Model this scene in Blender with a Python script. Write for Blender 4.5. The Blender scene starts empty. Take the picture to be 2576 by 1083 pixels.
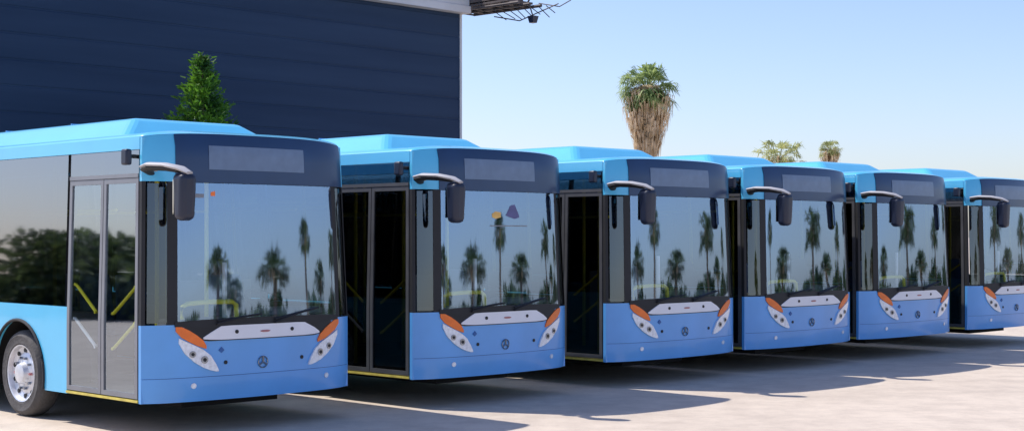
import bpy, bmesh, math, random
from mathutils import Vector, Matrix
R = math.radians
random.seed(7)
scene = bpy.context.scene
COL = scene.collection

# ------------------------------------------------------------------ materials
def nodes_of(name):
    m = bpy.data.materials.new(name); m.use_nodes = True
    nt = m.node_tree
    return m, nt, nt.nodes['Principled BSDF'], nt.nodes['Material Output']

def mat(name, col, rough=0.5, metal=0.0, coat=0.0, var=0.12, scale=3.0, bump=0.0, bscale=40.0, spec=0.5):
    m, nt, p, o = nodes_of(name)
    tc = nt.nodes.new('ShaderNodeTexCoord')
    n = nt.nodes.new('ShaderNodeTexNoise'); n.inputs['Scale'].default_value = scale
    n.inputs['Detail'].default_value = 5
    nt.links.new(tc.outputs['Object'], n.inputs['Vector'])
    r = nt.nodes.new('ShaderNodeValToRGB')
    r.color_ramp.elements[0].position = 0.3; r.color_ramp.elements[1].position = 0.7
    r.color_ramp.elements[0].color = (*[c*(1-var) for c in col], 1)
    r.color_ramp.elements[1].color = (*[min(1, c*(1+var)) for c in col], 1)
    nt.links.new(n.outputs['Fac'], r.inputs['Fac'])
    nt.links.new(r.outputs['Color'], p.inputs['Base Color'])
    p.inputs['Roughness'].default_value = rough
    p.inputs['Metallic'].default_value = metal
    p.inputs['Coat Weight'].default_value = coat
    p.inputs['Coat Roughness'].default_value = 0.08
    p.inputs['Specular IOR Level'].default_value = spec
    if bump > 0:
        n2 = nt.nodes.new('ShaderNodeTexNoise'); n2.inputs['Scale'].default_value = bscale
        nt.links.new(tc.outputs['Object'], n2.inputs['Vector'])
        b = nt.nodes.new('ShaderNodeBump'); b.inputs['Strength'].default_value = bump
        b.inputs['Distance'].default_value = 0.02
        nt.links.new(n2.outputs['Fac'], b.inputs['Height'])
        nt.links.new(b.outputs['Normal'], p.inputs['Normal'])
    return m

def glass(name, tint, gloss, fac, rough=0.02, wav=0.03, ws=1.2, fr_gain=0.5):
    # pane of real thickness: the outer face reflects, the inner face only tints
    m, nt, p, o = nodes_of(name)
    nt.nodes.remove(p)
    tr = nt.nodes.new('ShaderNodeBsdfTransparent'); tr.inputs['Color'].default_value = (*tint, 1)
    gl = nt.nodes.new('ShaderNodeBsdfGlossy'); gl.inputs['Color'].default_value = (*gloss, 1)
    gl.inputs['Roughness'].default_value = rough
    fr = nt.nodes.new('ShaderNodeLayerWeight'); fr.inputs['Blend'].default_value = 0.5
    pw = nt.nodes.new('ShaderNodeMath'); pw.operation = 'POWER'; pw.inputs[1].default_value = 4
    nt.links.new(fr.outputs['Facing'], pw.inputs[0])
    ma = nt.nodes.new('ShaderNodeMath'); ma.operation = 'MULTIPLY_ADD'
    ma.inputs[1].default_value = fr_gain; ma.inputs[2].default_value = fac
    nt.links.new(pw.outputs[0], ma.inputs[0])
    ge = nt.nodes.new('ShaderNodeNewGeometry')
    iv = nt.nodes.new('ShaderNodeMath'); iv.operation = 'SUBTRACT'; iv.inputs[0].default_value = 1.0
    nt.links.new(ge.outputs['Backfacing'], iv.inputs[1])
    mm = nt.nodes.new('ShaderNodeMath'); mm.operation = 'MULTIPLY'; mm.use_clamp = True
    nt.links.new(ma.outputs[0], mm.inputs[0]); nt.links.new(iv.outputs[0], mm.inputs[1])
    mx = nt.nodes.new('ShaderNodeMixShader')
    nt.links.new(mm.outputs[0], mx.inputs[0])
    nt.links.new(tr.outputs[0], mx.inputs[1]); nt.links.new(gl.outputs[0], mx.inputs[2])
    tc = nt.nodes.new('ShaderNodeTexCoord')
    n = nt.nodes.new('ShaderNodeTexNoise'); n.inputs['Scale'].default_value = ws
    n.inputs['Detail'].default_value = 1
    nt.links.new(tc.outputs['Object'], n.inputs['Vector'])
    b = nt.nodes.new('ShaderNodeBump'); b.inputs['Strength'].default_value = 1.0
    b.inputs['Distance'].default_value = wav
    nt.links.new(n.outputs['Fac'], b.inputs['Height'])
    nt.links.new(b.outputs['Normal'], gl.inputs['Normal'])
    nt.links.new(mx.outputs[0], o.inputs['Surface'])
    return m

def foliage(name, dark, light, scale=3.0):
    m, nt, p, o = nodes_of(name)
    tc = nt.nodes.new('ShaderNodeTexCoord')
    n = nt.nodes.new('ShaderNodeTexNoise'); n.inputs['Scale'].default_value = scale
    n.inputs['Detail'].default_value = 6
    nt.links.new(tc.outputs['Object'], n.inputs['Vector'])
    r = nt.nodes.new('ShaderNodeValToRGB')
    r.color_ramp.elements[0].position = 0.35; r.color_ramp.elements[1].position = 0.65
    r.color_ramp.elements[0].color = (*dark, 1); r.color_ramp.elements[1].color = (*light, 1)
    nt.links.new(n.outputs['Fac'], r.inputs['Fac'])
    nt.links.new(r.outputs['Color'], p.inputs['Base Color'])
    p.inputs['Roughness'].default_value = 0.6
    t = nt.nodes.new('ShaderNodeBsdfTranslucent')
    nt.links.new(r.outputs['Color'], t.inputs['Color'])
    mx = nt.nodes.new('ShaderNodeMixShader'); mx.inputs[0].default_value = 0.4
    nt.links.new(p.outputs[0], mx.inputs[1]); nt.links.new(t.outputs[0], mx.inputs[2])
    nt.links.new(mx.outputs[0], o.inputs['Surface'])
    return m

M = {}
M['paint'] = mat('blue_paint', (0.10, 0.52, 0.80), 0.32, coat=0.6, var=0.06, scale=1.2)
M['front'] = mat('blue_paint_front_shade', (0.11, 0.38, 0.80), 0.34, coat=0.45, var=0.08, scale=1.5)  # body paint with the bluer shade of the front put into its colour
M['seam'] = mat('panel_seam', (0.03, 0.12, 0.35), 0.5)
M['navy'] = mat('navy_panel', (0.009, 0.036, 0.105), 0.3, coat=0.2, var=0.1)
M['black'] = mat('black_rubber', (0.012, 0.012, 0.014), 0.6, var=0.2)
M['under'] = mat('underbody_black', (0.008, 0.008, 0.009), 0.9, var=0.2)
M['lining'] = mat('dark_lining', (0.06, 0.06, 0.065), 0.8, var=0.2)
M['display'] = mat('display_panel', (0.13, 0.19, 0.29), 0.4, var=0.1, scale=8, coat=0.2)
M['white'] = mat('white_plastic', (0.80, 0.80, 0.84), 0.3, var=0.04, coat=0.3)
M['lens'] = mat('headlight_lens', (0.80, 0.82, 0.86), 0.12, var=0.15, scale=30, coat=1.0)
M['chrome'] = mat('lamp_reflector', (0.25, 0.28, 0.33), 0.15, metal=0.8, var=0.3, scale=20)
M['orange'] = mat('orange_trim', (0.92, 0.18, 0.015), 0.4, var=0.12, scale=10, coat=0.15)
M['amber'] = mat('amber_sticker', (0.75, 0.45, 0.12), 0.5, var=0.15, scale=10)
M['violet'] = mat('violet_sticker', (0.10, 0.10, 0.24), 0.5, var=0.15, scale=10)
M['yellow'] = mat('yellow_rail', (0.95, 0.84, 0.04), 0.35, var=0.04)
M['sill'] = mat('yellow_sill', (0.62, 0.50, 0.10), 0.5, var=0.2, scale=10)
M['frame'] = mat('grey_door_frame', (0.22, 0.225, 0.24), 0.4, metal=0.2, var=0.1)
M['frameshade'] = mat('shaded_door_frame', (0.07, 0.07, 0.075), 0.5, var=0.2)  # door frame with the neighbouring bus's shade put into its colour
M['postw'] = mat('pale_pole', (0.88, 0.88, 0.88), 0.35, var=0.04)
M['floor'] = mat('bus_floor', (0.20, 0.20, 0.21), 0.7, var=0.15)
M['dash'] = mat('dashboard_grey', (0.26, 0.26, 0.26), 0.6, var=0.15)
M['seat'] = mat('seat_fabric', (0.10, 0.17, 0.32), 0.85, var=0.3, scale=12)
M['tyre'] = mat('tyre_rubber', (0.085, 0.08, 0.078), 0.85, var=0.25, scale=10, bump=0.4)
M['rim'] = mat('steel_rim', (0.66, 0.67, 0.70), 0.4, metal=0.5, var=0.15, scale=8)
M['red'] = mat('dull_red_mark', (0.42, 0.16, 0.16), 0.4)
M['armw'] = mat('mirror_arm_shell', (0.42, 0.41, 0.42), 0.6, var=0.08)
M['mirror'] = mat('mirror_glass', (0.6, 0.62, 0.65), 0.03, metal=1.0, var=0.02)
M['mhouse'] = mat('mirror_housing', (0.014, 0.020, 0.042), 0.4, var=0.1)
M['wind'] = glass('windshield_glass', (0.88, 0.92, 0.95), (0.52, 0.68, 0.93), 0.40, wav=0.0024, rough=0.03)
M['side'] = glass('tinted_glass', (0.30, 0.31, 0.32), (0.56, 0.59, 0.65), 0.46, wav=0.0012, rough=0.03)
M['corner'] = glass('corner_glass', (0.35, 0.36, 0.38), (0.7, 0.75, 0.8), 0.16, wav=0.003)
M['doorg'] = glass('door_glass', (0.84, 0.88, 0.90), (0.76, 0.85, 0.95), 0.34, wav=0.002, rough=0.03)
M['doorgshade'] = glass('shaded_door_glass', (0.35, 0.36, 0.37), (0.5, 0.5, 0.5), 0.05, wav=0.0015, fr_gain=0.12)  # door glass darkened for shade between buses: deeper tint, weaker reflection
M['leaf'] = foliage('conifer_foliage', (0.02, 0.08, 0.010), (0.18, 0.38, 0.03), 2.5)
M['palm'] = foliage('palm_leaf', (0.10, 0.18, 0.05), (0.46, 0.55, 0.20), 2.2)
M['palmfar'] = foliage('pale_palm_leaf', (0.24, 0.28, 0.09), (0.60, 0.60, 0.26), 2.0)
M['palmdark'] = foliage('dark_palm_leaf', (0.03, 0.06, 0.02), (0.16, 0.22, 0.07), 2.0)
M['dead'] = foliage('dead_palm_leaf', (0.48, 0.35, 0.20), (0.88, 0.72, 0.50), 2.5)
M['hedge'] = foliage('hedge_leaf', (0.015, 0.04, 0.012), (0.14, 0.19, 0.06), 0.8)
M['bark'] = mat('bark', (0.20, 0.14, 0.09), 0.9, var=0.4, scale=6, bump=0.5)
M['concrete_trim'] = mat('pale_fascia', (0.62, 0.60, 0.60), 0.7, var=0.1, scale=0.6)
M['plaster'] = mat('pale_wall_plaster', (0.62, 0.60, 0.56), 0.8, var=0.1, scale=0.8)
M['rust'] = mat('brown_steel', (0.12, 0.095, 0.085), 0.7, var=0.4, scale=2)

def wall_mat():
    m, nt, p, o = nodes_of('navy_cladding')
    tc = nt.nodes.new('ShaderNodeTexCoord')
    mp = nt.nodes.new('ShaderNodeMapping'); mp.inputs['Scale'].default_value = (0.12, 0.12, 1.6)
    n = nt.nodes.new('ShaderNodeTexNoise'); n.inputs['Scale'].default_value = 1.0; n.inputs['Detail'].default_value = 6
    nt.links.new(tc.outputs['Object'], mp.inputs[0]); nt.links.new(mp.outputs[0], n.inputs['Vector'])
    r = nt.nodes.new('ShaderNodeValToRGB')
    r.color_ramp.elements[0].position = 0.3; r.color_ramp.elements[1].position = 0.7
    r.color_ramp.elements[0].color = (0.016, 0.036, 0.078, 1); r.color_ramp.elements[1].color = (0.028, 0.054, 0.106, 1)
    nt.links.new(n.outputs['Fac'], r.inputs['Fac']); nt.links.new(r.outputs['Color'], p.inputs['Base Color'])
    p.inputs['Roughness'].default_value = 0.6
    p.inputs['Specular IOR Level'].default_value = 0.2
    return m
M['wall'] = wall_mat()

def ground_mat():
    m, nt, p, o = nodes_of('pale_concrete_ground')
    tc = nt.nodes.new('ShaderNodeTexCoord')
    def noise(s, d=8, rgh=0.6):
        n = nt.nodes.new('ShaderNodeTexNoise'); n.inputs['Scale'].default_value = s
        n.inputs['Detail'].default_value = d; n.inputs['Roughness'].default_value = rgh
        nt.links.new(tc.outputs['Object'], n.inputs['Vector']); return n
    a = noise(0.25); b = noise(2.0, 9, 0.8); c = noise(90.0, 3)
    r1 = nt.nodes.new('ShaderNodeValToRGB')
    r1.color_ramp.elements[0].position = 0.35; r1.color_ramp.elements[1].position = 0.65
    r1.color_ramp.elements[0].color = (0.59, 0.495, 0.40, 1); r1.color_ramp.elements[1].color = (0.68, 0.575, 0.465, 1)
    nt.links.new(a.outputs['Fac'], r1.inputs['Fac'])
    r2 = nt.nodes.new('ShaderNodeValToRGB')
    r2.color_ramp.elements[0].position = 0.32; r2.color_ramp.elements[1].position = 0.58
    r2.color_ramp.elements[0].color = (0.80, 0.79, 0.79, 1); r2.color_ramp.elements[1].color = (1, 1, 1, 1)
    nt.links.new(b.outputs['Fac'], r2.inputs['Fac'])
    r3 = nt.nodes.new('ShaderNodeValToRGB')
    r3.color_ramp.elements[0].position = 0.3; r3.color_ramp.elements[1].position = 0.55
    r3.color_ramp.elements[0].color = (0.86, 0.86, 0.86, 1); r3.color_ramp.elements[1].color = (1, 1, 1, 1)
    nt.links.new(c.outputs['Fac'], r3.inputs['Fac'])
    m1 = nt.nodes.new('ShaderNodeMixRGB'); m1.blend_type = 'MULTIPLY'; m1.inputs[0].default_value = 1
    m2 = nt.nodes.new('ShaderNodeMixRGB'); m2.blend_type = 'MULTIPLY'; m2.inputs[0].default_value = 1
    nt.links.new(r1.outputs[0], m1.inputs[1]); nt.links.new(r2.outputs[0], m1.inputs[2])
    nt.links.new(m1.outputs[0], m2.inputs[1]); nt.links.new(r3.outputs[0], m2.inputs[2])
    nt.links.new(m2.outputs[0], p.inputs['Base Color'])
    p.inputs['Roughness'].default_value = 0.85
    bp = nt.nodes.new('ShaderNodeBump'); bp.inputs['Strength'].default_value = 0.3; bp.inputs['Distance'].default_value = 0.01
    nt.links.new(c.outputs['Fac'], bp.inputs['Height']); nt.links.new(bp.outputs['Normal'], p.inputs['Normal'])
    return m
M['ground'] = ground_mat()

# ------------------------------------------------------------------ builder
class B:
    def __init__(s): s.v = []; s.f = []; s.m = []; s.mats = []
    def mi(s, k):
        if k not in s.mats: s.mats.append(k)
        return s.mats.index(k)
    def add(s, vs, fs, k):
        o = len(s.v); i = s.mi(k)
        s.v += [tuple(v) for v in vs]
        for f in fs: s.f.append(tuple(o+x for x in f)); s.m.append(i)
    def box(s, x0, x1, y0, y1, z0, z1, k):
        vs = [(x, y, z) for z in (z0, z1) for y in (y0, y1) for x in (x0, x1)]
        s.add(vs, [(0,2,3,1),(4,5,7,6),(0,1,5,4),(2,6,7,3),(0,4,6,2),(1,3,7,5)], k)
    def frustum(s, r0, z0, r1, z1, k):
        a = [(r0[0],r0[2],z0),(r0[1],r0[2],z0),(r0[1],r0[3],z0),(r0[0],r0[3],z0)]
        b = [(r1[0],r1[2],z1),(r1[1],r1[2],z1),(r1[1],r1[3],z1),(r1[0],r1[3],z1)]
        s.add(a+b, [(3,2,1,0),(4,5,6,7)]+[(i,(i+1)%4,4+(i+1)%4,4+i) for i in range(4)], k)
    def tube(s, pts, rad, k, n=8, flat=1.0):
        pts = [Vector(p) for p in pts]
        rad = rad if isinstance(rad, (list, tuple)) else [rad]*len(pts)
        vs = []
        for i, p in enumerate(pts):
            d = (pts[min(i+1, len(pts)-1)]-pts[max(i-1, 0)]).normalized()
            up = Vector((0,0,1)) if abs(d.z) < 0.95 else Vector((1,0,0))
            e1 = d.cross(up).normalized(); e2 = e1.cross(d).normalized()
            for j in range(n):
                t = 2*math.pi*j/n
                vs.append(p+e1*math.cos(t)*rad[i]+e2*math.sin(t)*rad[i]*flat)
        fs = [(i*n+j, i*n+(j+1)%n, (i+1)*n+(j+1)%n, (i+1)*n+j) for i in range(len(pts)-1) for j in range(n)]
        fs += [tuple(range(n))[::-1], tuple((len(pts)-1)*n+j for j in range(n))]
        s.add(vs, fs, k)
    def lathe_x(s, prof, c, k, n=40):
        vs = []
        for (x, r) in prof:
            for j in range(n):
                t = 2*math.pi*j/n
                vs.append((c[0]+x, c[1]+r*math.cos(t), c[2]+r*math.sin(t)))
        m = len(prof)
        fs = [(i*n+j, i*n+(j+1)%n, (i+1)*n+(j+1)%n, (i+1)*n+j) for i in range(m-1) for j in range(n)]
        s.add(vs, fs, k)
    def strip(s, F, st, o1, o0, k, step=0.08, zs=0.16):
        S = []
        for i in range(len(st)-1):
            a, b = st[i], st[i+1]
            n = max(1, int(math.ceil(abs(b[0]-a[0])/step)))
            for j in range(n):
                t = j/n; S.append([a[q]+(b[q]-a[q])*t for q in range(3)])
        S.append(list(st[-1]))
        for q in S:
            if q[2]-q[1] < 0.002: q[2] = q[1]+0.002
        nz = max(1, int(math.ceil(max(q[2]-q[1] for q in S)/zs)))
        vs = []
        for off in (o1, o0):
            for q in S:
                for j in range(nz+1):
                    vs.append(F(q[0], q[1]+(q[2]-q[1])*j/nz, off))
        n = len(S); w = nz+1; h = n*w
        fs = []
        for i in range(n-1):
            for j in range(nz):
                a = i*w+j
                fs.append((a, a+w, a+w+1, a+1)); fs.append((h+a, h+a+1, h+a+w+1, h+a+w))
            fs.append((i*w, h+i*w, h+(i+1)*w, (i+1)*w))
            a = i*w+nz; fs.append((a, a+w, h+a+w, h+a))
        for j in range(nz):
            fs.append((j, j+1, h+j+1, h+j)); a = (n-1)*w+j
            fs.append((a, h+a, h+a+1, a+1))
        s.add(vs, fs, k)
    def disc(s, F, a, z, r, o1, o0, k, n=14):
        st = []
        for i in range(n+1):
            t = math.pi*i/n
            x = a-r*math.cos(t); h = r*math.sin(t)
            st.append((x, z-h, z+h))
        s.strip(F, st, o1, o0, k, step=1, zs=1)
    def ring(s, F, a0, a1, z0, z1, w, o1, o0, k):
        s.strip(F, [(a0, z0, z1), (a0+w, z0, z1)], o1, o0, k)
        s.strip(F, [(a1-w, z0, z1), (a1, z0, z1)], o1, o0, k)
        s.strip(F, [(a0+w, z0, z0+w), (a1-w, z0, z0+w)], o1, o0, k)
        s.strip(F, [(a0+w, z1-w, z1), (a1-w, z1-w, z1)], o1, o0, k)
    def obj(s, name, parent=None, smooth=True, bevel=0, center=True, recalc=True, seg=3):
        me = bpy.data.meshes.new(name)
        vs = [Vector(v) for v in s.v]
        c = Vector((0,0,0))
        if center:
            lo = Vector((min(v.x for v in vs), min(v.y for v in vs), min(v.z for v in vs)))
            hi = Vector((max(v.x for v in vs), max(v.y for v in vs), max(v.z for v in vs)))
            c = (lo+hi)/2
        me.from_pydata([v-c for v in vs], [], s.f)
        for k in s.mats: me.materials.append(M[k])
        me.polygons.foreach_set('material_index', s.m)
        if recalc:
            bm = bmesh.new(); bm.from_mesh(me)
            bmesh.ops.recalc_face_normals(bm, faces=bm.faces)
            bm.to_mesh(me); bm.free()
        if smooth:
            for p in me.polygons: p.use_smooth = True
            me.set_sharp_from_angle(angle=R(38))
        o = bpy.data.objects.new(name, me); COL.objects.link(o)
        o['abs'] = list(c)
        pc = Vector(parent['abs']) if parent is not None else Vector((0,0,0))
        o.location = c-pc
        if parent is not None: o.parent = parent
        if bevel:
            b = o.modifiers.new('bevel', 'BEVEL'); b.width = bevel; b.segments = seg; b.limit_method = 'ANGLE'
        return o

def empty(name, loc=(0,0,0), parent=None):
    e = bpy.data.objects.new(name, None); COL.objects.link(e)
    e.empty_display_size = 0.3
    e['abs'] = list(loc)
    pc = Vector(parent['abs']) if parent is not None else Vector((0,0,0))
    e.location = Vector(loc)-pc
    if parent is not None: e.parent = parent
    return e

# ------------------------------------------------------------------ bus
W = 2.62; C = W/2; LEN = 12.0
def kz(z): return 1-max(0, z-1.1)*0.022
def plan(a):
    x = abs((a-C)/C); return -0.18+0.12*x*x+0.10*x**8
def FR(a, z, off=0):
    b = plan(a)
    if z > 1.1: b += (z-1.1)*0.036
    if z > 2.85: b += ((z-2.85)/0.25)**2*0.06
    if z < 0.6: b += ((0.6-z)/0.25)**2*0.02
    dp = (plan(a+0.01)-plan(a-0.01))/0.02
    l = math.hypot(dp, 1)
    return (C+(a-C)*kz(z)+dp/l*off, b-off/l, z)
def SL(b, z, off=0): return (C-C*kz(z)-off, b+max(0, z-1.1)*0.036*max(0, 1-b), z)
def SR(b, z, off=0): return (C+C*kz(z)+off, b+max(0, z-1.1)*0.036*max(0, 1-b), z)
def BK(a, z, off=0): return (C+(a-C)*kz(z), LEN+off, z)
WH = (2.62, 8.6)
def lower(b0, b1):
    st = []
    n = int((b1-b0)/0.04)+1
    for i in range(n+1):
        b = b0+(b1-b0)*i/n; z = 0.34
        for w in WH:
            d = abs(b-w)
            if d < 0.60: z = max(z, 0.48+math.sqrt(0.36-d*d))
        st.append((b, z, 1.26))
    return st

def build_bus():
    root = empty('city_bus')
    b = B()
    zt = lambda a: 3.06-0.05*abs((a-C)/C)**4
    b.strip(FR, [(0, 0.588, 1.12), (W, 0.588, 1.12)], 0, -0.03, 'front')
    b.strip(FR, [(0.0, 1.12, 2.56), (0.03, 1.12, 2.56)], 0, -0.05, 'black')
    b.strip(FR, [(W-0.03, 1.12, 2.56), (W, 1.12, 2.56)], 0, -0.05, 'black')
    b.strip(FR, [(0.23, 1.12, 2.56), (0.36, 1.12, 2.56)], 0, -0.05, 'black')
    b.strip(FR, [(W-0.30, 1.12, 2.56), (W-0.20, 1.12, 2.56)], 0, -0.05, 'black')
    b.strip(FR, [(0.0, 2.56, zt(0)), (0.32, 2.56, zt(0.32))], 0, -0.05, 'paint')
    b.strip(FR, [(W-0.06, 2.56, zt(0.06)), (W, 2.56, zt(0))], 0, -0.05, 'paint')
    # black surround of the badge panel
    b.strip(FR, [(0.40, 1.075, 1.12), (0.50, 1.02, 1.12), (0.57, 0.962, 1.12), (0.66, 0.945, 1.12), (W-0.62, 0.945, 1.12), (W-0.52, 0.962, 1.12), (W-0.45, 1.02, 1.12), (W-0.36, 1.075, 1.12)], 0.008, -0.01, 'black', step=0.05)
    for F in (SL, SR):
        b.strip(F, [(0.04, 0.34, 1.12), (0.085, 0.34, 1.12)], 0, -0.04, 'front')
        b.strip(F, [(0.04, 1.12, 2.56), (0.085, 1.12, 2.56)], 0, -0.04, 'black')
        b.strip(F, [(0.04, 2.56, 3.0), (0.085, 2.56, 3.0)], 0, -0.04, 'paint')
    for (x0, x1) in ((1.53, 5.15), (6.45, LEN)):
        b.strip(SL, lower(x0, x1), 0, -0.04, 'paint', zs=0.3)
    b.strip(SR, lower(0.085, LEN), 0, -0.04, 'paint', zs=0.3)
    for (F, x0, x1) in ((SR, 0.09, 1.95), (SR, 3.3, 7.9), (SL, 1.55, 1.95), (SL, 3.3, 5.1)):
        b.strip(F, [(x0, 0.41, 1.25), (x1, 0.41, 1.25)], -0.046, -0.06, 'lining', step=1, zs=.5)
    b.strip(FR, [(0.05, 0.41, 1.10), (W-0.05, 0.41, 1.10)], -0.055, -0.065, 'lining')
    for F in (SL, SR):
        b.strip(F, [(0.085, 2.88, 3.01), (LEN, 2.88, 3.01)], 0.004, -0.05, 'paint', step=0.8)
        for w in WH:
            pts = [F(w+0.60*math.cos(t), 0.48+0.60*math.sin(t), 0.006) for t in [R(-12+204*i/24) for i in range(25)]]
            b.tube(pts, 0.018, 'black', n=6)
            n = 20; vs = []
            for i in range(n+1):
                t = R(-15+210*i/n)
                for off in (-0.03, -0.55):
                    vs.append(F(w+0.63*math.cos(t), 0.48+0.63*math.sin(t), off))
            fs = [(2*i, 2*i+1, 2*i+3, 2*i+2) for i in range(n)]
            b.add(vs, fs, 'under')
        for p in (1.55, 3.315, 5.12, 6.47, 8.215, 10.015, 11.9):
            b.strip(F, [(p-0.04, 1.26, 2.88), (p+0.04, 1.26, 2.88)], -0.02, -0.08, 'black')
    # roof
    na = 28; vs = []
    ys = [None, 0.12, 0.3, 0.8, 3, 6, 9, LEN]
    for r_, y in enumerate(ys):
        for i in range(na+1):
            x = -math.cos(math.pi*i/na); a = C+C*x
            zr = 3.0+0.095*max(0, (1-abs(x)**4))**0.5
            if y is None:
                vs.append(FR(a, min(zt(a), zr), 0.0))
            else:
                f = FR(a, zt(a), 0)[1]
                vs.append((C+(a-C)*kz(3.0), max(y, f+0.02*r_), zr))
    w = na+1
    fs = [(j*w+i, j*w+i+1, (j+1)*w+i+1, (j+1)*w+i) for j in range(len(ys)-1) for i in range(na)]
    b.add(vs, fs, 'paint')
    b.box(0.12, W-0.12, 0.25, LEN-0.06, 2.90, 2.94, 'dash')
    b.strip(BK, [(0, 0.34, 1.4), (W, 0.34, 1.4)], 0, -0.05, 'paint', zs=.5)
    b.strip(BK, [(0, 1.4, 2.5), (W, 1.4, 2.5)], -0.03, -0.06, 'black', zs=.5)
    b.strip(BK, [(0, 2.5, 3.0), (W, 2.5, 3.0)], 0, -0.05, 'paint', zs=.5)
    b.box(0.10, W-0.10, 0.10, 1.9, 0.36, 0.40, 'floor')
    b.box(0.62, W-0.62, 1.9, LEN-0.1, 0.36, 0.40, 'floor')
    b.box(0.06, W-0.06, 3.3, 7.9, 0.355, 0.395, 'under')
    b.box(0.06, W-0.06, 9.3, LEN-0.1, 0.355, 0.395, 'under')
    b.box(0.7, W-0.7, 0.4, LEN-0.4, 0.22, 0.355, 'under')
    b.box(0.45, W-0.45, 2.5, 2.74, 0.4, 0.56, 'under')
    for wz in WH:
        for (x0, x1) in ((0.08, 0.66), (W-0.66, W-0.08)):
            b.box(x0, x1, wz-0.68, wz+0.68, 1.09, 1.16, 'floor')
            b.box(x0 if x0 > 1 else 0.60, 0.66 if x0 < 1 else x0+0.06, wz-0.68, wz+0.68, 0.41, 1.085, 'lining')
    b.strip(SL, [(0.09, 0.348, 0.374), (1.53, 0.348, 0.374)], 0.010, -0.1, 'sill')
    body = b.obj('body', root)
    b = B(); b.strip(FR, [(0, 0.34, 0.582), (W, 0.34, 0.582)], 0.0, -0.05, 'front')
    b.strip(FR, [(0.02, 0.582, 0.588), (W-0.02, 0.582, 0.588)], -0.004, -0.04, 'seam'); b.obj('bumper', root)
    b = B(); b.strip(FR, [(0.33, 1.14, 2.55), (0.8, 1.12, 2.55), (W-0.8, 1.12, 2.55), (W-0.27, 1.14, 2.55)], 0.004, -0.004, 'wind', step=0.05, zs=0.08)
    ws = b.obj('windshield', root)
    b = B()
    b.strip(FR, [(0.30, 1.10, 1.15), (0.6, 1.08, 1.165), (C, 1.10, 1.17), (W-0.6, 1.08, 1.165), (W-0.25, 1.10, 1.15)], 0.012, -0.02, 'black')
    b.obj('windshield_lower_seal', ws)
    for (a0, a1) in ((0.045, 0.225), (W-0.195, W-0.045)):
        b = B(); b.strip(FR, [(a0, 1.14, 2.54), (a1, 1.14, 2.54)], 0.002, -0.004, 'corner', step=0.04); b.obj('corner_window', root)
    for (p0, p1) in (((0.75, 1.15), (1.28, 1.20)), ((1.45, 1.14), (2.05, 1.24))):
        b = B()
        pts = [FR(p0[0]+(p1[0]-p0[0])*i/6, p0[1]+(p1[1]-p0[1])*i/6, 0.03) for i in range(7)]
        b.tube(pts, 0.010, 'black', n=6)
        b.tube([FR(p0[0], p0[1]-0.04, 0.0), FR(p0[0], p0[1]-0.03, 0.035), FR((p0[0]+p1[0])/2, (p0[1]+p1[1])/2, 0.042)], 0.010, 'black', n=6)
        b.obj('windshield_wiper', root)
    b = B()
    st = []
    for i in range(41):
        a = 0.31+(W-0.37)*i/40; st.append((a, 2.555, zt(a)-0.004))
    b.strip(FR, st, 0.012, -0.03, 'navy')
    hd = b.obj('destination_header', root)
    b = B(); b.strip(FR, [(0.68, 2.69, 2.935), (1.92, 2.69, 2.935)], 0.017, 0.0, 'display', zs=0.05)
    b.obj('destination_display', hd)
    b = B()
    b.strip(FR, [(0.60, 0.968, 0.985), (0.68, 0.960, 1.03), (0.80, 0.955, 1.092), (0.92, 0.955, 1.096), (W-0.86, 0.955, 1.096), (W-0.76, 0.955, 1.092), (W-0.62, 0.960, 1.03), (W-0.55, 0.968, 0.985)], 0.02, -0.01, 'white', step=0.05)
    gr = b.obj('front_badge_panel', root)
    for a in (0.98, W-0.94):
        b = B(); b.disc(FR, a, 1.03, 0.020, 0.028, 0.0, 'black'); b.obj('badge_bolt', gr)
    b = B()
    b.strip(FR, [(1.27, 1.020, 1.028), (1.30, 1.012, 1.034), (1.36, 1.012, 1.034), (1.39, 1.020, 1.028)], 0.026, 0, 'red')
    b.obj('badge_mark', gr)
    b = B()
    ez = 0.70; er = 0.058
    ringp = [FR(C+er*math.cos(2*math.pi*i/20), ez+er*math.sin(2*math.pi*i/20), 0.010) for i in range(21)]
    b.tube(ringp, 0.007, 'chrome', n=6)
    for k in range(3):
        t = R(90+120*k)
        b.tube([FR(C, ez, 0.01), FR(C+er*math.cos(t), ez+er*math.sin(t), 0.01)], 0.010, 'chrome' if k else 'frame', n=6)
    b.obj('emblem', root)
    b = B()
    b.strip(FR, [(0.78, 0.845, 0.850), (0.81, 0.82, 0.88), (0.84, 0.845, 0.850)], 0.010, 0, 'seam', step=1)
    b.obj('small_front_mark', root)
    for sgn in (0, 1):
        mm = (lambda a: a) if sgn == 0 else (lambda a: W-a+0.07)
        def ST(l):
            l = [(mm(a), lo, hi) for a, lo, hi in l]
            return l if sgn == 0 else l[::-1]
        b = B(); b.strip(FR, ST([(0.31, 1.055, 1.10), (0.37, 0.99, 1.098), (0.45, 0.945, 1.06), (0.53, 0.905, 1.01), (0.60, 0.88, 0.955), (0.635, 0.87, 0.90)]), 0.016, -0.01, 'orange', step=0.04)
        b.obj('orange_corner_trim', root)
        b = B(); b.strip(FR, ST([(0.34, 0.935, 0.985), (0.40, 0.83, 0.955), (0.50, 0.74, 0.91), (0.60, 0.68, 0.86), (0.68, 0.65, 0.80), (0.74, 0.635, 0.71), (0.77, 0.635, 0.65)]), 0.022, -0.01, 'lens', step=0.04)
        hl = b.obj('headlight', root)
        for (a, z, r) in ((0.48, 0.82, 0.034), (0.61, 0.76, 0.038)):
            b = B(); b.disc(FR, mm(a), z, r, 0.030, 0.0, 'chrome'); b.disc(FR, mm(a), z, r*0.5, 0.034, 0.02, 'black'); b.obj('headlamp', hl)
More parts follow.
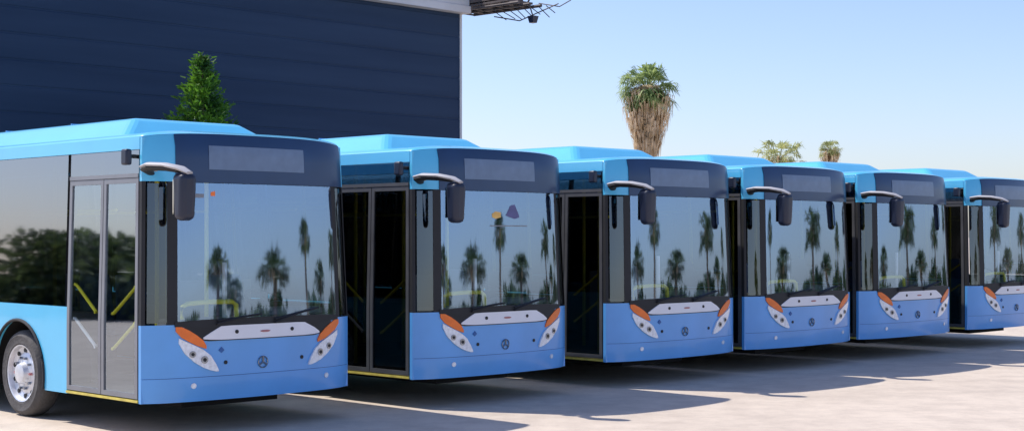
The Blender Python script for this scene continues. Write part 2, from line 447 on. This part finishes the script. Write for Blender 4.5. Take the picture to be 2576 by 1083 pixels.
        b = B(); b.disc(FR, mm(0.50), 0.50, 0.028, 0.012, -0.01, 'lens'); b.obj('fog_lamp', root)
        b = B(); b.disc(FR, mm(0.86), 0.72, 0.020, 0.008, -0.01, 'black'); b.obj('parking_sensor', root)
    for F, segs in ((SL, [(1.58, 3.29), (3.34, 5.08), (6.51, 8.19), (8.24, 9.99), (10.04, 11.86)]),
                    (SR, [(0.10, 1.50), (1.60, 3.29), (3.34, 5.08), (5.16, 6.43), (6.51, 8.19), (8.24, 9.99), (10.04, 11.86)])):
        for (x0, x1) in segs:
            b = B(); b.strip(F, [(x0, 1.27, 2.875), (x1, 1.27, 2.875)], 0.0, -0.008, 'side', step=0.3, zs=0.3); b.obj('side_window', root)
    for (x0, x1) in ((0.10, 1.52), (5.17, 6.42)):
        b = B(); b.strip(SL, [(x0, 2.64, 2.875), (x1, 2.64, 2.875)], 0.0, -0.008, 'side', step=0.3); b.obj('door_transom_window', root)
    for (x0, x1) in ((0.10, 1.52), (5.17, 6.43)):
        mid = (x0+x1)/2; b = B()
        b.strip(SL, [(x0, 2.60, 2.64), (x1, 2.60, 2.64)], 0.012, -0.05, 'frame')
        b.ring(SL, x0, mid-0.006, 0.385, 2.595, 0.05, 0.006, -0.03, 'frame')
        b.ring(SL, mid+0.006, x1, 0.385, 2.595, 0.05, 0.006, -0.03, 'frame')
        d = b.obj('door', root)
        for (y0, y1, sg) in ((x0+0.05, mid-0.056, 1), (mid+0.056, x1-0.05, -1)):
            b = B(); b.strip(SL, [(y0, 0.435, 2.545), (y1, 0.435, 2.545)], -0.008, -0.014, 'doorg', step=0.2, zs=.2); b.obj('door_glass', d)
            for (za, zb, kk) in ((1.22, 1.50, 'yellow'), (0.86, 1.14, 'yellow' if sg == 1 else 'postw')):
                p, q = ((y0+0.05, zb), (y1-0.12, za)) if sg == 1 else ((y1-0.05, zb), (y0+0.12, za))
                b = B()
                b.tube([SL(p[0], p[1], -0.02), SL(p[0], p[1], -0.04), SL(q[0], q[1], -0.04), SL(q[0], q[1], -0.02)], 0.017, kk, n=8)
                b.obj('door_handrail', d)
    # mirror
    b = B()
    b.frustum((0.01, 0.18, -0.68, -0.52), 2.16, (0.0, 0.19, -0.70, -0.50), 2.62, 'mhouse')
    mh = b.obj('side_mirror', root, bevel=0.06, seg=5)
    b = B()
    b.tube([(0.12, -0.02, 2.665), (-0.02, -0.08, 2.695), (-0.05, -0.22, 2.71), (0.0, -0.42, 2.70), (0.07, -0.58, 2.665), (0.10, -0.68, 2.62)], [0.04, 0.065, 0.075, 0.075, 0.08, 0.05], 'armw', n=12, flat=0.34)
    b.tube([(0.09, 0.0, 2.63), (-0.01, -0.08, 2.668), (-0.04, -0.22, 2.682), (0.01, -0.42, 2.672), (0.07, -0.56, 2.645)], [0.04, 0.065, 0.075, 0.075, 0.06], 'black', n=10, flat=0.40)
    b.obj('mirror_arm', mh)
    b = B(); b.box(0.03, 0.16, -0.505, -0.492, 2.22, 2.56, 'mirror'); b.obj('mirror_glass', mh)
    b = B(); b.box(-0.08, 0.06, 0.18, 0.24, 2.79, 2.83, 'black'); b.box(-0.10, -0.03, 0.15, 0.26, 2.72, 2.88, 'mhouse'); b.obj('camera_pod', root, bevel=0.02)
    b = B()
    b.frustum((0.28, W-0.28, 0.85, 8.6), 3.03, (0.62, W-0.62, 1.22, 8.2), 3.29, 'paint')
    rc = b.obj('roof_battery_cover', root, bevel=0.07, smooth=False)
    for y in (2.6, 4.2, 5.8):
        b = B(); b.box(0.64, W-0.64, y, y+0.02, 3.285, 3.297, 'front')
        b.obj('cover_seam', rc)
    for wy in WH:
        for side in (0, 1):
            sg = -1 if side == 0 else 1
            cx = 0.03 if side == 0 else W-0.03
            we = empty('wheel', (cx, wy, 0.48), root)
            b = B()
            pr = [(0.02, 0.315), (-0.005, 0.335), (0.0, 0.37), (-0.012, 0.42), (0.01, 0.46), (0.05, 0.48), (0.13, 0.482), (0.20, 0.48), (0.25, 0.45), (0.27, 0.38), (0.25, 0.29)]
            b.lathe_x([(-sg*x, r) for x, r in pr], (cx, wy, 0.48), 'tyre', 48)
            b.obj('tyre', we)
            b = B()
            pr = [(0.03, 0.325), (0.0, 0.32), (0.005, 0.305), (0.05, 0.29), (0.065, 0.235), (0.045, 0.20), (0.045, 0.15), (0.035, 0.125), (-0.02, 0.105), (-0.03, 0.06), (-0.032, 0.0005)]
            b.lathe_x([(-sg*x, r) for x, r in pr], (cx, wy, 0.48), 'rim', 40)
            for i in range(10):
                t = 2*math.pi*i/10
                y, z = wy+0.175*math.cos(t), 0.48+0.175*math.sin(t)
                b.tube([(cx-sg*0.05, y, z), (cx+sg*(-0.01), y, z)], 0.016, 'red' if i % 5 == 0 else 'chrome', n=6)
                t += math.pi/10
                y, z = wy+0.257*math.cos(t), 0.48+0.257*math.sin(t)
                b.tube([(cx-sg*0.08, y, z), (cx-sg*0.048, y, z)], 0.026, 'black', n=10)
            b.obj('rim', we)
    # interior
    b = B()
    b.frustum((0.42, W-0.2, 0.02, 0.50), 0.95, (0.42, W-0.25, 0.05, 0.42), 1.16, 'dash')
    b.box(0.42, W-0.2, 0.05, 0.45, 0.42, 0.94, 'dash')
    b.frustum((1.55, 2.4, 0.05, 0.60), 1.16, (1.65, 2.3, 0.1, 0.40), 1.24, 'dash')
    b.obj('dashboard', root, bevel=0.03)
    b = B()
    cpt = Vector((1.98, 0.72, 1.30)); pts = []
    for i in range(25):
        t = 2*math.pi*i/24
        pts.append(cpt+Vector((0.22*math.cos(t), 0.22*math.sin(t)*0.85, 0.22*math.sin(t)*0.5)))
    b.tube(pts, 0.017, 'black', n=6); b.tube([cpt+Vector((-0.2, 0, 0)), cpt+Vector((0.2, 0, 0))], 0.015, 'black')
    b.tube([cpt, cpt+Vector((0, -0.25, -0.35))], 0.03, 'black'); b.obj('steering_wheel', root)
    def seat(x, y, z, name, wd=0.46):
        b = B()
        b.box(x-wd/2, x+wd/2, y, y+0.44, z+0.40, z+0.50, 'seat')
        vs = [(x-wd/2, y+0.42, z+0.46), (x+wd/2, y+0.42, z+0.46), (x+wd/2, y+0.52, z+0.46), (x-wd/2, y+0.52, z+0.46),
              (x-wd/2+.03, y+0.54, z+1.12), (x+wd/2-.03, y+0.54, z+1.12), (x+wd/2-.03, y+0.61, z+1.12), (x-wd/2+.03, y+0.61, z+1.12)]
        b.add(vs, [(3,2,1,0),(4,5,6,7),(0,1,5,4),(1,2,6,5),(2,3,7,6),(3,0,4,7)], 'seat')
        b.box(x-0.06, x+0.06, y+0.1, y+0.4, z, z+0.4, 'black')
        b.obj(name, root, bevel=0.03)
    seat(1.98, 0.95, 0.45, 'driver_seat', 0.52)
    for y in (3.4, 4.3, 6.7):
        for x in (0.42, W-0.42, W-0.92): seat(x, y, 0.40, 'passenger_seat')
    b = B(); b.box(1.45, 2.5, 1.72, 1.75, 0.4, 1.5, 'dash'); b.obj('driver_partition', root)
    b = B()
    hr = [FR(0.40, 1.17, -0.06), FR(0.40, 1.29, -0.07), FR(0.46, 1.325, -0.07), FR(0.70, 1.34, -0.07), FR(0.98, 1.335, -0.07), FR(1.03, 1.30, -0.07), FR(1.03, 1.17, -0.06)]
    b.tube(hr, 0.026, 'yellow')
    b.obj('front_handrail', root)
    for (x, y, k) in ((0.94, -0.03, 'postw'), (0.62, 0.75, 'yellow'), (1.30, 0.85, 'yellow'), (0.55, 1.75, 'yellow'), (1.40, 1.80, 'yellow'), (0.75, 3.2, 'yellow'), (1.9, 3.2, 'yellow'), (0.75, 5.1, 'yellow')):
        b = B(); top = 1.74 if k == 'postw' else 2.9
        b.tube([(x, y, 1.17 if k == 'postw' else 0.40), (x, y, top)], 0.024, k, n=8); b.obj('handrail_pole', root)
    for x in (0.75, 1.93):
        b = B(); b.tube([(x, 1.8, 2.3), (x, 8, 2.3)], 0.018, 'yellow', n=8)
        b.obj('overhead_handrail', root)
    return root

bus = build_bus()
BX, BY = -3.664, 14.8
u = Vector((math.sqrt(.5), math.sqrt(.5), 0)); v = Vector((-math.sqrt(.5), math.sqrt(.5), 0))
def place(t, s, z=0): return Vector((BX, BY, 0))+u*t+v*s+Vector((0, 0, z))

def copy_tree(o, parent=None):
    n = o.copy(); COL.objects.link(n)
    n.parent = parent
    for sl in n.material_slots:  # copied buses get door glass and frames with the shade coloured in
        if sl.material == M['doorg']: sl.link = 'OBJECT'; sl.material = M['doorgshade']
        elif sl.material == M['frame'] and n.name.startswith('door'): sl.link = 'OBJECT'; sl.material = M['frameshade']
    for ch in list(o.children): copy_tree(ch, n)
    return n

specs = [(0.0, 1.0, 0), (3.58, 1.0, 0.3), (6.98, 1.06, -0.4), (10.06, 1.09, 0.2), (13.16, 1.11, -0.3), (16.74, 1.09, 0)]
buses = [bus]
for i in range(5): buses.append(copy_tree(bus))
labels = ["sky blue city bus with glass double door, front wheel showing",
          "sky blue city bus with small stickers on its windscreen",
          "sky blue city bus parked on concrete between similar buses"]
for i, (bb, (t, sx, ya)) in enumerate(zip(buses, specs)):
    bb.location = place(t, 0); bb.rotation_euler = (0, 0, R(45+ya)); bb.scale = (sx, 1, 1)
    bb['label'] = labels[min(i, 2)]; bb['category'] = 'bus'; bb['group'] = 'city buses parked side by side in a row'
b = B(); b.strip(FR, [(1.36, 2.26, 2.262), (1.44, 2.24, 2.38), (1.52, 2.22, 2.40), (1.60, 2.24, 2.262)], 0.0075, 0.005, 'violet', step=0.06)
st = b.obj('windshield_sticker', None); st.parent = buses[1]
b = B(); b.strip(FR, [(1.12, 2.24, 2.28), (1.18, 2.22, 2.31), (1.27, 2.24, 2.30)], 0.0075, 0.005, 'amber')
st = b.obj('windshield_sticker', None); st.parent = buses[1]
b = B(); b.strip(FR, [(1.08, 2.13, 2.142), (1.75, 2.13, 2.142)], 0.0075, 0.005, 'frame')
st = b.obj('windshield_sticker', None); st.parent = buses[1]
b = B(); b.strip(FR, [(0.70, 2.42, 2.46), (0.75, 2.42, 2.47)], 0.0075, 0.005, 'orange')
st = b.obj('windshield_sticker', None); st.parent = buses[0]
b = B(); b.strip(FR, [(0.50, 2.40, 2.44), (0.62, 2.40, 2.44)], 0.0075, 0.005, 'frame')
st = b.obj('windshield_sticker', None); st.parent = buses[0]

# ------------------------------------------------------------------ ground
me = bpy.data.meshes.new('ground')
me.from_pydata([(-2000, -2000, 0), (2000, -2000, 0), (2000, 2000, 0), (-2000, 2000, 0)], [], [(0, 1, 2, 3)])
me.materials.append(M['ground'])
g = bpy.data.objects.new('ground', me); COL.objects.link(g); g['kind'] = 'structure'

# ------------------------------------------------------------------ building
bl = empty('warehouse_building'); bl.location = place(22.96, 20); bl.rotation_euler = (0, 0, R(45))
bl['label'] = 'dark navy clad warehouse with pale fascia and projecting steel canopy'; bl['category'] = 'building'
b = B()
HT = 8.72; Lb = 20
prof = []; z = 0.0
while z < HT-0.01:
    z2 = min(HT, z+0.62)
    prof += [(0.0, z), (0.0, z2-0.07), (0.014, z2-0.055), (0.014, z2-0.02)]
    z = z2
prof.append((0.0, HT))
vs = []
for x in (-Lb, 0):
    for (y, zz) in prof: vs.append((x, y, zz))
n = len(prof)
b.add(vs, [(i, i+1, n+i+1, n+i) for i in range(n-1)], 'wall')
b.box(-Lb, -0.02, 0.05, 18, 0, HT, 'wall')
b.obj('cladding_wall', bl, smooth=False)
b = B(); b.box(-0.03, 0.05, -0.03, 0.08, 0, HT, 'concrete_trim'); b.obj('corner_trim', bl, smooth=False)
b = B()
b.box(-Lb-0.3, 0.15, -0.32, 18.3, HT+0.01, HT+0.22, 'concrete_trim')
b.box(-Lb-0.3, 0.12, -0.28, 18.3, HT+0.23, HT+1.1, 'concrete_trim')
b.obj('roof_fascia', bl, smooth=False)
b = B()
x0, x1 = 0.2, 1.15; y0, y1 = -2.3, 0.6; za = HT+0.02
for x in (x0, x1, (x0+x1)/2): b.tube([(x, y1, za+0.15), (x, y0, za+0.12)], 0.05, 'rust', n=6)
for x in (x0, x1): b.tube([(x, y1, za+0.8), (x, y0+0.5, za+0.6)], 0.05, 'rust', n=6)
k = 0; y = y1
while y > y0+0.4:
    for x in (x0, x1):
        b.tube([(x, y, za+0.15 if k % 2 else za+0.75), (x, y-0.45, za+0.75 if k % 2 else za+0.13)], 0.03, 'rust', n=5)
    b.tube([(x0, y, za+0.14), (x1, y, za+0.14)], 0.03, 'rust', n=5)
    k += 1; y -= 0.45
b.box(x0-0.05, x1+0.05, -1.9, y1, za+0.2, za+0.26, 'rust')
b.box(x0-0.05, x1+0.05, -1.5, y1, za+0.3, za+0.95, 'rust')
for i in range(8):
    y = -0.4-i*0.30
    b.tube([(x1+0.0, y, za+0.1), (x1+0.1+random.random()*0.25, y-0.25, za-0.10-random.random()*0.15)], 0.014, 'rust', n=5)
b.tube([(x1, -0.3, za), (x1+0.1, -1.3, za-0.22), (x1+0.05, -2.2, za-0.05), (x1, -3.0, za+0.1)], 0.018, 'rust', n=5)
b.tube([(x1, -2.2, za+0.2), (x1+0.05, -3.0, za+0.02), (x1, -3.5, za+0.15)], 0.016, 'rust', n=5)
b.obj('canopy_frame', bl, smooth=False)
b = B()
b.tube([(0.7, -2.25, za+0.1), (0.75, -2.35, za-0.25)], 0.02, 'rust')
b.frustum((0.67, 0.83, -2.43, -2.27), za-0.44, (0.63, 0.87, -2.47, -2.23), za-0.24, 'mhouse')
b.obj('floodlight', bl, smooth=False)

# ------------------------------------------------------------------ vegetation
def conifer(name, h, base, slope, loc, seed=1):
    rnd = random.Random(seed)
    root = empty(name); root.location = loc
    b = B(); b.tube([(0, 0, 0), (0.03, 0, h*.5), (0, 0, h*.95)], [0.14, 0.09, 0.02], 'bark')
    b.obj('trunk', root)
    b = B()
    nb = 640
    for i in range(nb):
        z = h-0.05-(h-0.5)*(i/nb)**0.85
        r = min(base, (h-z)*slope+0.05)*rnd.uniform(0.65, 1.1)
        t = rnd.uniform(0, 2*math.pi)
        d = Vector((math.cos(t), math.sin(t), 0))
        tip = Vector((0, 0, z))+d*r+Vector((0, 0, r*0.28))
        m = int(10+r*24)
        for j in range(m):
            f = rnd.uniform(0.25, 1.0)
            c = Vector((0, 0, z-0.1)).lerp(tip, f)+Vector([rnd.gauss(0, 0.05) for _ in range(3)])
            dd = (d+Vector([rnd.gauss(0, 0.5) for _ in range(3)])+Vector((0, 0, 0.4))).normalized()
            sd = dd.cross(Vector([rnd.gauss(0, 1) for _ in range(3)])).normalized()
            L = rnd.uniform(0.07, 0.14); w_ = 0.025
            b.add([c-sd*w_, c+sd*w_, c+dd*L+sd*w_*0.4, c+dd*L-sd*w_*0.4], [(0, 1, 2, 3)], 'leaf')
    b.obj('crown', root, smooth=False, recalc=False)
    return root
ct = conifer('conifer_tree', 6.25, 1.8, 0.44, (-7.2, 34.6, 0), 3)
ct['label'] = 'bright green pointed conifer standing before the dark warehouse wall'; ct['category'] = 'tree'

def palm(name, H, skirt, rc, loc, seed=1, nf=46, dead=420, lean=0.0, trunk_r=0.17, lm='palm', emin=-0.55):
    rnd = random.Random(seed)
    root = empty(name); root.location = loc
    b = B(); n = 12
    b.tube([(lean*(i/n)**2, 0, H*i/n) for i in range(n+1)], [trunk_r*(1.35-0.5*i/n)+0.008*(i % 2) for i in range(n+1)], 'bark', n=10)
    b.obj('trunk', root)
    top = Vector((lean, 0, H))
    if skirt > 0:
        b = B()
        for i in range(dead):
            t = rnd.uniform(0, 2*math.pi); f = rnd.random()**0.8
            d = Vector((math.cos(t), math.sin(t), 0))
            z = H+0.15-(skirt-0.1)*f
            env = (0.6+f*2.7) if f < 0.15 else (1-(f-0.15)/0.85)**0.85
            r = trunk_r+(rc*0.64)*env*rnd.uniform(0.35, 1.15)
            p0 = Vector((top.x, 0, z+0.15))+d*r*0.35
            p1 = Vector((top.x, 0, z))+d*r
            p2 = p1+Vector((0, 0, -rnd.uniform(0.25, 0.65)))+d*rnd.uniform(-0.22, 0.0)*rc
            sd = Vector((-d.y, d.x, 0)); w_ = rnd.uniform(0.012, 0.04)
            b.add([p0-sd*w_*.5, p0+sd*w_*.5, p1+sd*w_*1.6, p1-sd*w_*1.6, p2+sd*w_*.4, p2-sd*w_*.4], [(0, 1, 2, 3), (3, 2, 4, 5)], 'dead')
        b.obj('dead_leaf_skirt', root, smooth=False, recalc=False)
    b = B()
    for i in range(nf):
        t = rnd.uniform(0, 2*math.pi); el = math.asin(rnd.uniform(emin, 0.98))
        d = Vector((math.cos(t)*math.cos(el), math.sin(t)*math.cos(el), math.sin(el)))
        L = rc*rnd.uniform(0.35, 0.68)
        p = top+d*L
        sd = d.cross(Vector((0, 0, 1))).normalized(); up = sd.cross(d).normalized()
        b.tube([top, p], 0.012, lm, n=4)
        k = 13; FL = rc*rnd.uniform(0.32, 0.5)
        for j in range(k):
            an = R(-70+140*j/(k-1))
            dir_ = (d*math.cos(an)+sd*math.sin(an)+up*rnd.gauss(0, 0.16)).normalized()
            wv = dir_.cross(up).normalized()*0.024*rc
            e1 = p+dir_*FL*0.6; e2 = p+dir_*FL*rnd.uniform(.8, 1.15)+Vector((0, 0, -0.30*rc*rnd.random()))
            b.add([p, e1+wv, e2, e1-wv], [(0, 1, 2, 3)], lm)
    b.obj('crown', root, smooth=False, recalc=False)
    return root
p = palm('palm_tree', 7.9, 3.4, 1.30, (5.45, 60, 0), 5, nf=90, dead=2200, trunk_r=0.2, emin=-0.7)
p['label'] = 'tall fan palm with long skirt of dry leaves'; p['category'] = 'palm tree'
p = palm('palm_tree', 6.7, 1.6, 1.7, (16.15, 90, 0), 8, nf=44, dead=150, lm='palmfar')
p['label'] = 'distant fan palm with sparse yellow-green crown'; p['category'] = 'palm tree'
p = palm('palm_tree', 7.15, 2.2, 0.85, (19.2, 90, 0), 9, nf=44, dead=300, lm='palmfar')
p['label'] = 'small distant fan palm with narrow crown'; p['category'] = 'palm tree'
k = 0
for (x, y, H, sx, rc) in ((36, 1, 3.5, 2.6, 1.1), (33, 4.5, 2.3, 2.4, 0.9), (40, 11, 3.1, 3.3, 1.15), (37, 17.5, 4.1, 1.9, 0.9), (42, 22.5, 2.7, 3.0, 1.0), (41, 31, 3.7, 2.6, 1.15), (43, 36, 2.2, 3.0, 0.8), (44, 42, 3.3, 2.0, 1.0), (42, 52, 3.9, 2.7, 1.1)):
    k += 1
    p = palm('palm_tree', H, 0.5, rc, (x, y, 0), 20+k, nf=60, dead=30, lean=random.uniform(-.25, .25), trunk_r=0.09, lm='palmdark', emin=-0.7)
    p.scale = (sx, sx, 1)
    p['label'] = 'bushy palm tree mirrored in the bus windscreens'; p['category'] = 'palm tree'; p['group'] = 'palms opposite the parked buses'

def hedge(name, pts, h, wd, n, seed, s0, s1):
    rnd = random.Random(seed); b = B()
    L = [(Vector(pts[i]), Vector(pts[i+1])) for i in range(len(pts)-1)]
    for i in range(n):
        a_, c_ = rnd.choice(L); f = rnd.random(); p = a_.lerp(c_, f)
        q = (p.x*0.31+p.y*0.23)
        hh = h*(0.6+0.28*math.sin(q*2.1)+0.22*math.sin(q*5.3+1)+0.15*math.sin(q*11))
        p = p+Vector((rnd.gauss(0, wd), rnd.gauss(0, wd), 0))
        p.z = hh*rnd.random()**0.7
        s_ = rnd.uniform(s0, s1)
        e1 = Vector([rnd.gauss(0, 1) for _ in range(3)]).normalized()*s_; e2 = e1.cross(Vector([rnd.gauss(0, 1) for _ in range(3)])).normalized()*s_
        b.add([p-e1, p-e2, p+e1, p+e2], [(0, 1, 2, 3)], 'hedge')
    o = b.obj(name, None, smooth=False, recalc=False)
    o['kind'] = 'stuff'; o['label'] = 'dense dark green shrubs lining the yard'; o['category'] = 'shrubs'
hedge('shrub_belt', [(52, -30, 0), (54, 0, 0), (54, 30, 0), (56, 66, 0)], 2.2, 0.8, 14000, 4, .15, .4)
hedge('shrub_belt', [(-34, 12, 0), (-36, 22, 0), (-37, 27, 0)], 3.0, 1.0, 26000, 6, .06, .16)
# low boundary wall opposite the buses
bw = B(); bw.box(-0.12, 0.12, -38, 40, 0, 0.85, 'plaster'); bw.box(-0.17, 0.17, -38.05, 40.05, 0.855, 0.93, 'plaster')
for i in range(14): bw.box(-0.18, 0.18, -38+i*6, -37.6+i*6, 0, 0.98, 'plaster')
w_ = bw.obj('boundary_wall', None, smooth=False); w_.location.x += 50; w_.location.y += 12
w_['label'] = 'low pale plaster boundary wall in front of shrubs'; w_['category'] = 'wall'
for o in bpy.data.objects:
    if 'abs' in o: del o['abs']

# ------------------------------------------------------------------ light & camera
sdir = (v*2.1-u*1.0+Vector((0, 0, 3.1))).normalized()
el = math.asin(sdir.z); az = math.atan2(sdir.x, sdir.y)
sun = bpy.data.lights.new('sun', 'SUN'); sun.energy = 5.0; sun.angle = R(0.6); sun.color = (1.0, 0.95, 0.88)
so = bpy.data.objects.new('sun', sun); COL.objects.link(so)
so.rotation_euler = (-sdir).to_track_quat('-Z', 'Y').to_euler(); so.location = sdir*50
wd = bpy.data.worlds.new('World'); scene.world = wd; wd.use_nodes = True
nt = wd.node_tree; bg = nt.nodes['Background']
sky = nt.nodes.new('ShaderNodeTexSky'); sky.sky_type = 'NISHITA'; sky.sun_disc = False
sky.sun_elevation = el; sky.sun_rotation = az; sky.air_density = 1.0; sky.dust_density = 0.8; sky.ozone_density = 3.0
mu = nt.nodes.new('ShaderNodeMixRGB'); mu.blend_type = 'MULTIPLY'; mu.inputs[0].default_value = 1.0
mu.inputs[2].default_value = (1.17, 1.13, 1.30, 1)
nt.links.new(sky.outputs[0], mu.inputs[1]); nt.links.new(mu.outputs[0], bg.inputs['Color']); bg.inputs['Strength'].default_value = 0.15
cam = bpy.data.cameras.new('camera'); co = bpy.data.objects.new('camera', cam); COL.objects.link(co)
co.location = (0, 0, 2.01); co.rotation_euler = (R(90), 0, 0)
cam.sensor_width = 36; cam.lens = 52.4; cam.shift_y = 0.0202; cam.clip_end = 6000; cam.clip_start = 0.1
scene.camera = co
scene.view_settings.view_transform = 'Standard'; scene.view_settings.look = 'None'; scene.view_settings.exposure = 0
